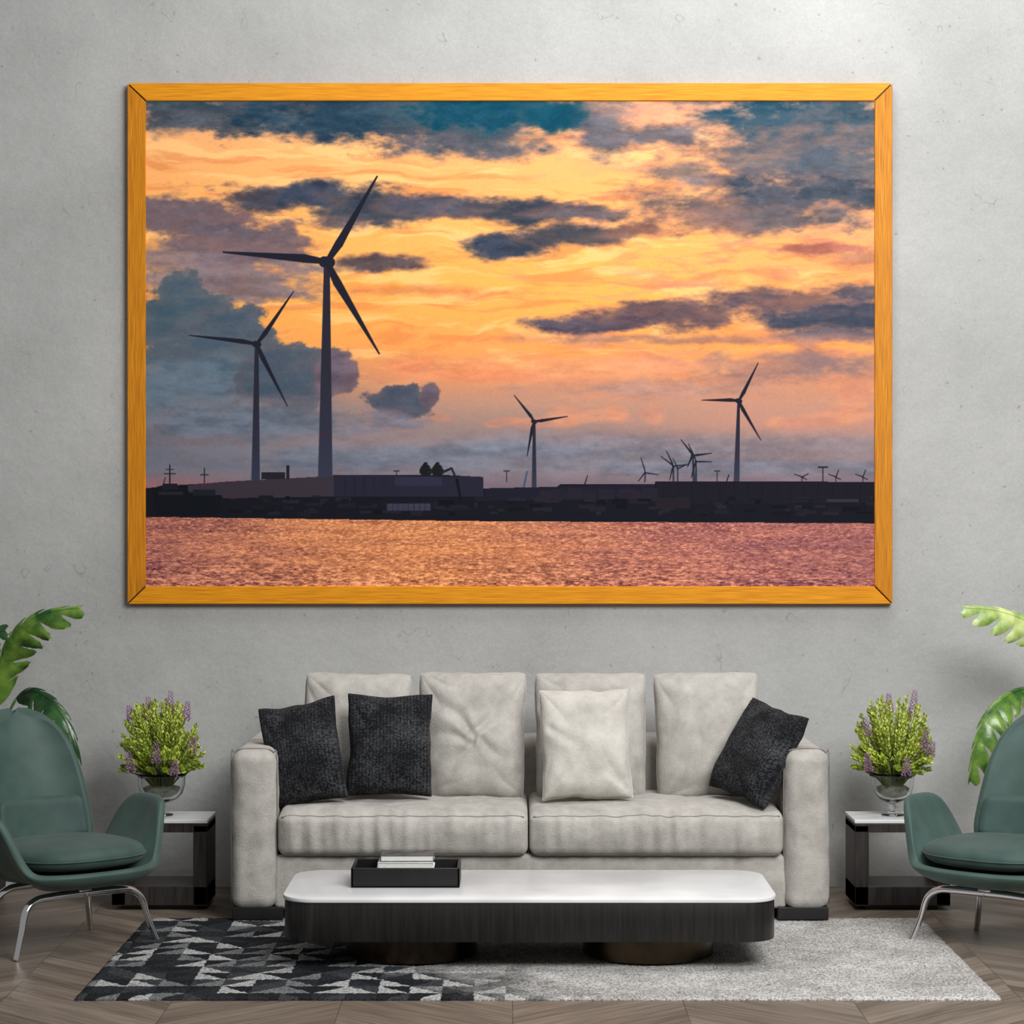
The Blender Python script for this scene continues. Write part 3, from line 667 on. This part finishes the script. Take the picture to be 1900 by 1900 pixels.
pillow('cushion',562,1397,10.16,.35,.455,.18,-14,-11,-8,M['weave'],6,.06,label='charcoal woven cushion tilted against the sofa arm',group=gd,rc=.01)
pillow('cushion',723,1382,10.21,.375,.455,.18,-14,1,4,M['weave'],7,.06,label='charcoal woven cushion standing upright before a grey cushion',group=gd,rc=.01)
pillow('cushion',1407,1396,10.15,.38,.44,.17,mt=M['weave'],seed=8,pin=.05,label='charcoal woven cushion leaning sideways on the sofa arm',group=gd,axes=((.212,-.31,-.067),(.21,.057,.40)),rc=.01)

# ---------------- coffee table ----------------
TX0,TX1,TY0,TY1=-.893,1.030,8.88,9.60
ct=empty('coffee_table',((TX0+TX1)/2,(TY0+TY1)/2,.014),label='low coffee table with white marble top and dark wood body',category='coffee table')
cx,cy=ct.location.x,ct.location.y
ol=rrect(TX0-cx,TX1-cx,TY0-cy,TY1-cy,.13); V,Fc=prism(ol,.26,.277,.004); o=obj('table_top',V,Fc,M['marble'],ct); edgesplit(o)
ol=rrect(TX0-cx+.006,TX1-cx-.006,TY0-cy+.006,TY1-cy-.006,.125)
V,Fc=prism(ol,.108,.2595,.003)
MI=[1 if (len(q)==4 and abs(sum(V[i].x for i in q)/4)>(TX1-TX0)/2-.006-.127) else 0 for q in Fc]
o=obj('table_body',V,Fc,[M['darkwood'],M['darkmetal']],ct,mi=MI); edgesplit(o)
for lx in (-.40,.545):
    V,Fc=lathe([(.245,0),(.262,.006),(.262,.1075)],64,((lx-cx),0,0)); o=obj('pedestal_leg',V,Fc,M['bronze'],ct,label='round dark bronze pedestal'); edgesplit(o)
TZ=.014+.277
d=9.136
tx0,tx1,ty0,ty1=(651-950)/F*d,(853-950)/F*d,9.136,9.40
tray=empty('tray',((tx0+tx1)/2,(ty0+ty1)/2,TZ+.0005),label='black rectangular tray on the coffee table',category='tray')
w2,h2=(tx1-tx0)/2,(ty1-ty0)/2
parts=[rbox((2*w2,2*h2,.01),.003,2,(0,0,.005))]
for s in (-1,1):
    parts.append(rbox((2*w2,.012,.078),.004,2,(0,s*(h2-.006),.039))); parts.append(rbox((.012,2*h2,.078),.004,2,(s*(w2-.006),0,.039)))
V,Fc,_=merge(parts); o=obj('tray_body',V,Fc,M['tray'],tray); edgesplit(o)
def book(cx,cy,z,w,dp,h,rot,covm,label):
    e=empty('book',(cx,cy,z),(0,0,math.radians(rot)),label=label,category='book',group='books stacked in the tray')
    V,Fc=rbox((w-.008,dp-.006,h-.006),.001,2,(0.0,0,h/2)); obj('pages',V,Fc,M['paper'],e,smooth=False)
    V,Fc,_=merge([rbox((w,dp,.003),.001,2,(0,0,.0015)),rbox((w,dp,.003),.001,2,(0,0,h-.0015)),rbox((.003,dp,h),.001,2,(-w/2+.0015,0,h/2))])
    obj('cover',V,Fc,covm,e,smooth=False)
bx=(754-950)/F*9.27
book(bx-.002,9.27,TZ+.0115,.23,.17,.055,0,M['coverw'],'thick white covered book lying in the tray')
book(bx,9.27,TZ+.067,.222,.16,.026,0,M['coverw'],'white covered book lying in the middle of the stack')
book(bx+.004,9.275,TZ+.0935,.214,.15,.026,1,M['cover'],'grey covered book with white pages on top')

# ---------------- side tables ----------------
def side_table(x0,lab):
    w=.43; y0,y1=10.30,10.60
    e=empty('side_table',(x0+w/2,(y0+y1)/2,0),label=lab,category='side table'); D=y1-y0
    V,Fc=rbox((w,D,.016),.003,2,(0,0,.397)); obj('table_top',V,Fc,M['marble'],e,smooth=False)
    th=.062
    V,Fc,_=merge([rbox((w-.004,D-.004,.04),.003,3,(0,0,.3685)),rbox((th,D-.004,.36),.003,3,(-w/2+th/2+.002,0,.2)),rbox((th,D-.004,.36),.003,3,(w/2-th/2-.002,0,.2)),rbox((w-.004,D-.004,.085),.003,3,(0,0,.065))])
    obj('table_frame',V,Fc,M['sidewood'],e,smooth=False)
    V,Fc=rbox((w-.1,D-.08,.024),.003,2,(0,0,.0125)); obj('plinth',V,Fc,M['plinth'],e,smooth=False)
side_table(-1.79,'dark wood open side table with white marble top, beside armchair')
side_table(1.53,'dark wood open side table with white marble top, beside sofa arm')

# ---------------- plants in glass ----------------
def flower_plant(px,seed,lab,rx=.19,bowl=.1,spikes=()):
    rnd=random.Random(seed); yd=10.45; x=(px-950)/F*yd
    e=empty('potted_flower',(x,yd,.4055),label=lab,category='plant')
    prof=[(.001,0),(.05,0),(.052,.006),(.03,.012),(.012,.02),(.010,.026),(.02,.034),(.02,.042),(.01,.048),(.012,.054),(.03,.06),(bowl*.62,.074),(bowl*.88,.102),(bowl*.98,.14),(bowl,.18),(bowl*1.12,.195),(bowl*1.10,.197),(bowl*.97,.182),(bowl*.95,.142),(bowl*.85,.105),(bowl*.58,.078),(.02,.068),(.001,.067)]
    V,Fc=lathe(prof,48); obj('glass_vase',V,Fc,M['glass'],e)
    V,Fc=lathe([(.001,.072),(.045,.084),(bowl*.68,.10),(bowl*.78,.125),(bowl*.6,.135),(.001,.14)],24); 
    obj('moss_filling',[v+Vector((0,0,.006*noise.noise(v*60))) for v in V],Fc,M['soil'],e)
    V=[];Fc=[];MI=[]
    def leaf(p,dr,up,l,w,m):
        dr=dr.normalized(); s=dr.cross(up)
        if s.length<1e-4: s=Vector((1,0,0))
        s.normalize(); n=s.cross(dr); o=len(V)
        V.extend([p,p+dr*l*.45+s*w-n*w*.3,p+dr*l+n*l*.12,p+dr*l*.45-s*w-n*w*.3,p+dr*l*.5+n*w*.3]); 
        Fc.extend([(o,o+1,o+4),(o+1,o+2,o+4),(o+2,o+3,o+4),(o+3,o,o+4)]); MI.extend([m]*4)
    for k in range(165):
        th=rnd.uniform(0,2*math.pi); el=math.asin(rnd.uniform(-.35,1.0))
        L=rnd.uniform(.84,1.04)*(1 if rnd.random()<.75 else .75)
        ctr=Vector((0,0,.29))
        tip=ctr+Vector((rx*L*math.cos(el)*math.cos(th),rx*.85*L*math.cos(el)*math.sin(th),.255*L*math.sin(el)))
        base=Vector((.4*bowl*math.cos(th)*math.cos(el),.4*bowl*math.sin(th)*math.cos(el),.13))
        mid=Vector((tip.x*.6,tip.y*.6,base.z+(tip.z-base.z)*.45+.03))
        path=smoothpath([base,mid,tip],7)
        tv,tf=tube(path,lambda t:.0022*(1-.6*t),4); o=len(V); V.extend(tv); Fc.extend([tuple(i+o for i in q) for q in tf]); MI.extend([3]*len(tf))
        nl=34
        for a in range(nl):
            t=.3+.7*a/nl; i0=min(len(path)-2,int(t*(len(path)-1))); q=path[i0]; q2=path[i0+1]
            fr=t*(len(path)-1)-i0; p=q.lerp(q2,fr); tg=(q2-q).normalized()
            aa=a*2.4+rnd.uniform(-.3,.3); sd=tg.orthogonal().normalized(); sd=Matrix.Rotation(aa,3,tg)@sd
            dr=tg*.7+sd*.9+Vector((0,0,.35))
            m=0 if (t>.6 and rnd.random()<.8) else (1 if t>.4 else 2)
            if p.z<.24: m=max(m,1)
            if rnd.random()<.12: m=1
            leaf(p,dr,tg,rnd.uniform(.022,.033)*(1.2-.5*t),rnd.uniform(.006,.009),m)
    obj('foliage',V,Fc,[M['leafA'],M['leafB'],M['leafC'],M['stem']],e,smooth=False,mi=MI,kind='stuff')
    for (sx,sy,hh) in spikes:
        p=W(sx,sy,yd)-e.location
        rr2=(p.x/rx)**2+((p.z-.29)/.255)**2
        p.y=-rx*.85*math.sqrt(max(0,1-min(1,rr2)))-.016
        ax=Vector((p.x*.35,p.y*.35,.3)).normalized()
        V=[];Fc=[];ln=hh/F*10.5
        for a in range(52):
            t=a/52; r=.015*(1-.7*t)+.003; an=a*2.4
            u1=ax.orthogonal().normalized(); u2=ax.cross(u1); rd=u1*math.cos(an)+u2*math.sin(an); tn=-u1*math.sin(an)+u2*math.cos(an)
            c=p+rd*r+ax*((t-1)*ln); s=.0068*(1.15-.5*t)
            o=len(V); dr=(rd+ax*.7).normalized()*s*1.3; sd=tn*s*.7; up=ax*s*.7
            V.extend([c-dr*.5,c+sd,c+up,c-sd,c-up,c+dr]); Fc.extend([(o,o+1,o+2),(o,o+2,o+3),(o,o+3,o+4),(o,o+4,o+1),(o+5,o+2,o+1),(o+5,o+3,o+2),(o+5,o+4,o+3),(o+5,o+1,o+4)])
        bs=p-ax*ln
        tv,tf=tube(smoothpath([bs,bs*.6+Vector((0,0,.17*.4)),Vector((0,0,.15))],6),.002,5); o=len(V); V.extend(tv); Fc.extend([tuple(i+o for i in q) for q in tf])
        obj('flower_spike',V,Fc,M['purple'],e,smooth=False,label='small purple flower spike')
flower_plant(300,3,'feathery green plant with purple flowers in glass vase behind armchair',.195,.108,
   [(318,1281,44),(276,1292,40),(300,1368,42),(350,1300,36),(366,1362,34),(240,1308,30),(247,1388,40),(335,1402,30)])
flower_plant(1657,9,'bright green plant with purple flowers in glass vase beside sofa',.188,.095,
   [(1697,1280,44),(1648,1286,34),(1601,1328,36),(1712,1350,36),(1600,1392,34),(1672,1398,34),(1726,1372,30)])

# ---------------- monstera ----------------
def mleaf(parent,rib,width,normal,mt,K=7,droop=.25,seed=0,gapk=.34,wl=1.0,wr_=1.0):
    rib=smoothpath(rib,10); n=len(rib)-1; N0=Vector(normal).normalized()
    def at(t):
        t=max(0,min(1,t)); k=t*n; i=min(n-1,int(k)); p=rib[i].lerp(rib[i+1],k-i); T=(rib[i+1]-rib[i]).normalized()
        S=T.cross(N0).normalized(); return p,T,S,S.cross(T)
    V=[];Fc=[]
    def Wd(t): return width*(math.sin(math.pi*min(1,(t*.88+.12)))**.7)
    for side in (-1,1):
        sw=wl if side<0 else wr_
        for k in range(K):
            Q=12;R=6;o=len(V)
            for q in range(Q+1):
                s=q/Q
                gap=0 if s<.4 else ((s-.4)/.6)**.5*gapk
                if s>.82: gap+=(1-gap)*((s-.82)/.18)**2*.6
                for r in range(R+1):
                    fr=r/R; t0=k/K; t1=(k+1)/K
                    tm=(t0+t1)/2; t=tm+(fr-.5)*(t1-t0)*(1-gap)*(1+.12*s)
                    ts=t+s*s*.11
                    ex=max(0,ts-1); p,T,S,Nn=at(ts); p=p+T*ex*width*2.2
                    w=Wd(tm+(t-tm)*.6)*sw*(1+.05*math.sin(k*2.3+seed))
                    V.append(p+S*side*w*s+Nn*(-droop*w*s*s+.09*w*math.sin(fr*math.pi)*s))
            for q in range(Q):
                for r in range(R): a=o+q*(R+1)+r; Fc.append((a,a+1,a+R+2,a+R+1))
    tv,tf=tube(rib,.003,6); o=len(V); V.extend(tv); Fc.extend([tuple(i+o for i in q) for q in tf])
    V=[v-parent.location for v in V]
    obj('leaf',V,Fc,mt,parent)
def monstera(x,leaves,lab):
    e=empty('potted_monstera',(x,10.62,0),label=lab,category='plant')
    V,Fc=lathe([(.001,0),(.11,0),(.12,.01),(.155,.30),(.16,.32),(.148,.32),(.14,.29),(.001,.285)],40); obj('plant_pot',V,Fc,M['pot'],e)
    for i,(rib,wd,nr,mt,K,dr,wl,wr_) in enumerate(leaves):
        a=Vector((x,10.62,.28)); b=rib[0]
        pth=smoothpath([a,a.lerp(b,.5)+Vector((0,0,.12)),b],10)
        tv,tf=tube([p-e.location for p in pth],.006,8); obj('leaf_stem',tv,tf,M['mstem'],e)
        mleaf(e,rib,wd,nr,mt,K,dr,i,.34,wl,wr_)
L1=[W(-12,1310,10.55),W(0,1235,10.52),W(28,1176,10.48),W(76,1140,10.45),W(148,1127,10.42)]
L2=[W(30,1296,10.5),W(62,1282,10.42),W(104,1310,10.36),W(134,1370,10.33),W(148,1440,10.33)]
L3=[W(-70,1330,10.5),W(-60,1230,10.4),W(-30,1180,10.3),W(10,1170,10.3)]
monstera(-2.46,[(L1,.13,(.1,-.9,.45),M['monb'],7,.35,.22,1.0),(L2,.11,(.25,-.9,.3),M['mon'],7,.3,.25,1.0),(L3,.1,(.2,-.8,.6),M['mon'],6,.3,1,1)],'tall monstera with split green leaves behind armchair')
R1=[W(1990,1230,10.5),W(1950,1185,10.48),W(1905,1152,10.45),W(1850,1133,10.42),W(1790,1127,10.4)]
R2=[W(1915,1275,10.5),W(1875,1288,10.42),W(1835,1325,10.36),W(1812,1385,10.33),W(1800,1450,10.33)]
monstera(2.50,[(R1,.12,(-.1,-.9,.45),M['mony'],7,.35,1.0,.22),(R2,.11,(-.25,-.9,.3),M['monb'],7,.3,1.0,.22)],'tall monstera with bright split leaves behind armchair')

# ---------------- armchairs ----------------
def spow(v,p): return math.copysign(abs(v)**p,v)
def armchair(loc,rot,lab):
    e=empty('armchair',loc,(0,0,math.radians(rot)),label=lab,category='armchair')
    NS,NT=14,96; V=[];Fc=[]
    z0=.262
    def rim(ph):
        a=abs(((math.degrees(ph)+180)%360)-180)
        def bump(c,w,h,p=2): return h*math.exp(-abs((a-c)/w)**p)
        return .335+bump(88,31,.258,4)+bump(180,38,.17,4)
    def flare(ph):
        a=abs(((math.degrees(ph)+180)%360)-180); return .075*math.exp(-((a-85)/38)**2)
    for s in range(NS+1):
        t=s/NS
        for k in range(NT):
            ph=2*math.pi*k/NT; c,sn=math.cos(ph),math.sin(ph)
            rx=.335;ry=.33
            ex=.75
            x=rx*spow(sn,ex); y=-ry*spow(c,ex)
            rr=math.sin(t*math.pi/2)**.85; hz=(1-math.cos(t*math.pi/2))**1.15
            h=rim(ph); 
            fl=1+flare(ph)*t**3/.335
            V.append(Vector((x*rr*fl,y*rr,z0+(h-z0)*hz)))
    for s in range(NS):
        for k in range(NT):
            Fc.append((s*NT+k,s*NT+(k+1)%NT,(s+1)*NT+(k+1)%NT,(s+1)*NT+k))
    Fc.append(tuple(range(NT))[::-1])
    o=obj('seat_shell',V,Fc,M['green'],e); md=o.modifiers.new('so','SOLIDIFY'); md.thickness=.036; md.offset=0; md=o.modifiers.new('ss','SUBSURF'); md.levels=1; md.render_levels=1
    NU,NV=28,30; V=[];Fc=[]
    for j in range(NV+1):
        v=j/NV
        wv=(.262-.062*v)*(max(0,1-v**7))**.45*(1-.2*(1-min(1,v/.25))**2)
        for i in range(NU+1):
            u=-1+2*i/NU
            z=.33+.605*v
            yb=.27+.17*v-.03*math.sin(v*3)
            V.append(Vector((wv*u,yb-.11*(abs(u)**2.2)*(wv/.28),z)))
    for j in range(NV):
        for i in range(NU):
            a=j*(NU+1)+i; Fc.append((a,a+1,a+NU+2,a+NU+1))
    o=obj('backrest',V,Fc,M['green'],e); md=o.modifiers.new('so','SOLIDIFY'); md.thickness=.06; md.offset=0; md=o.modifiers.new('ss','SUBSURF'); md.levels=1; md.render_levels=1
    V,Fc=rbox((.42,.085,.21),.04,16,fn=lambda v:Vector((v.x*(1-.5*max(0,v.z)),v.y-1.3*v.x**2,v.z*(1-1.2*abs(v.x)**1.5))))
    V=[Matrix.Rotation(math.radians(-14),3,'X')@v+Vector((0,.245,.48)) for v in V]; obj('lumbar_cushion',V,Fc,M['greend'],e)
    V=[];Fc=[];n=72
    ps=[(0,.335),(.7,.335),(.93,.345),(1,.372),(1,.395),(.95,.418),(.85,.430),(.5,.440),(0,.443)]
    for a,b in ps:
        for k in range(n):
            ph=2*math.pi*k/n; V.append(Vector((.288*a*spow(math.sin(ph),.72),-.035-.288*a*spow(math.cos(ph),.72),b)))
    for i in range(len(ps)-1):
        for k in range(n): Fc.append((i*n+k,i*n+(k+1)%n,(i+1)*n+(k+1)%n,(i+1)*n+k))
    pv,pf=tube([Vector((.289*spow(math.sin(2*math.pi*k/n),.72),-.035-.289*spow(math.cos(2*math.pi*k/n),.72),.384)) for k in range(n)],.004,6,True)
    V,Fc,_=merge([(V,Fc),(pv,pf)])
    o=obj('seat_cushion',V,Fc,M['greend'],e); md=o.modifiers.new('ss','SUBSURF'); md.levels=1; md.render_levels=1
    def arch(yf,xf,yt,xt):
        for s in (-1,1):
            p=smoothpath([(0,yt,.232),(s*xt*.6,yt,.23),(s*xt*.92,yt,.222),(s*(xt+.03),yt+(yf-yt)*.25,.185),(s*(xt+xf)/2+s*.01,(yf+yt)/2,.10),(s*xf,yf,.0)],10)
            tv,tf=tube(p,lambda t:.0225-.009*t,14,flat=.8); tv=[v if v.z>0 else Vector((v.x,v.y,0)) for v in tv]; obj('leg',tv,tf,M['chrome'],e,label='curved chrome leg')
    arch(-.20,.325,-.16,.235); arch(.22,.25,.17,.18)
    V,Fc=rbox((.06,.36,.02),.008,4,(0,.0,.242)); obj('seat_bracket',V,Fc,M['chrome'],e)
armchair((-1.845,9.50,0),40,'teal green leather armchair with curved arms and chrome legs')
armchair((2.03,9.50,0),-40,'teal green leather armchair with chrome legs beside side table')

# ---------------- lights ----------------
wd=bpy.data.worlds.new('w'); scene.world=wd; wd.use_nodes=True
bg=wd.node_tree.nodes['Background']; bg.inputs[0].default_value=(1,1,1,1); bg.inputs[1].default_value=.24
def area(name,loc,tgt,size,size_y,en,col=(1,1,1)):
    l=bpy.data.lights.new(name,'AREA'); l.shape='RECTANGLE'; l.size=size; l.size_y=size_y; l.energy=en; l.color=col
    o=bpy.data.objects.new(name,l); scene.collection.objects.link(o); o.location=loc
    o.rotation_euler=(Vector(tgt)-Vector(loc)).to_track_quat('-Z','Y').to_euler(); return o
area('key_light',(2.6,4.5,4.7),(1.0,10.9,1.3),3.2,2.6,490)
area('overhead_fill',(.8,9.2,5.6),(.5,9.7,0),3.4,1.2,110)  # soft fill added from above, not a lamp belonging to the room

cam=bpy.data.cameras.new('camera'); cam.lens=36*F/1900; cam.sensor_width=36; cam.clip_end=100
co_=bpy.data.objects.new('camera',cam); scene.collection.objects.link(co_); co_.location=(0,0,H); co_.rotation_euler=(math.pi/2,0,0)
scene.camera=co_
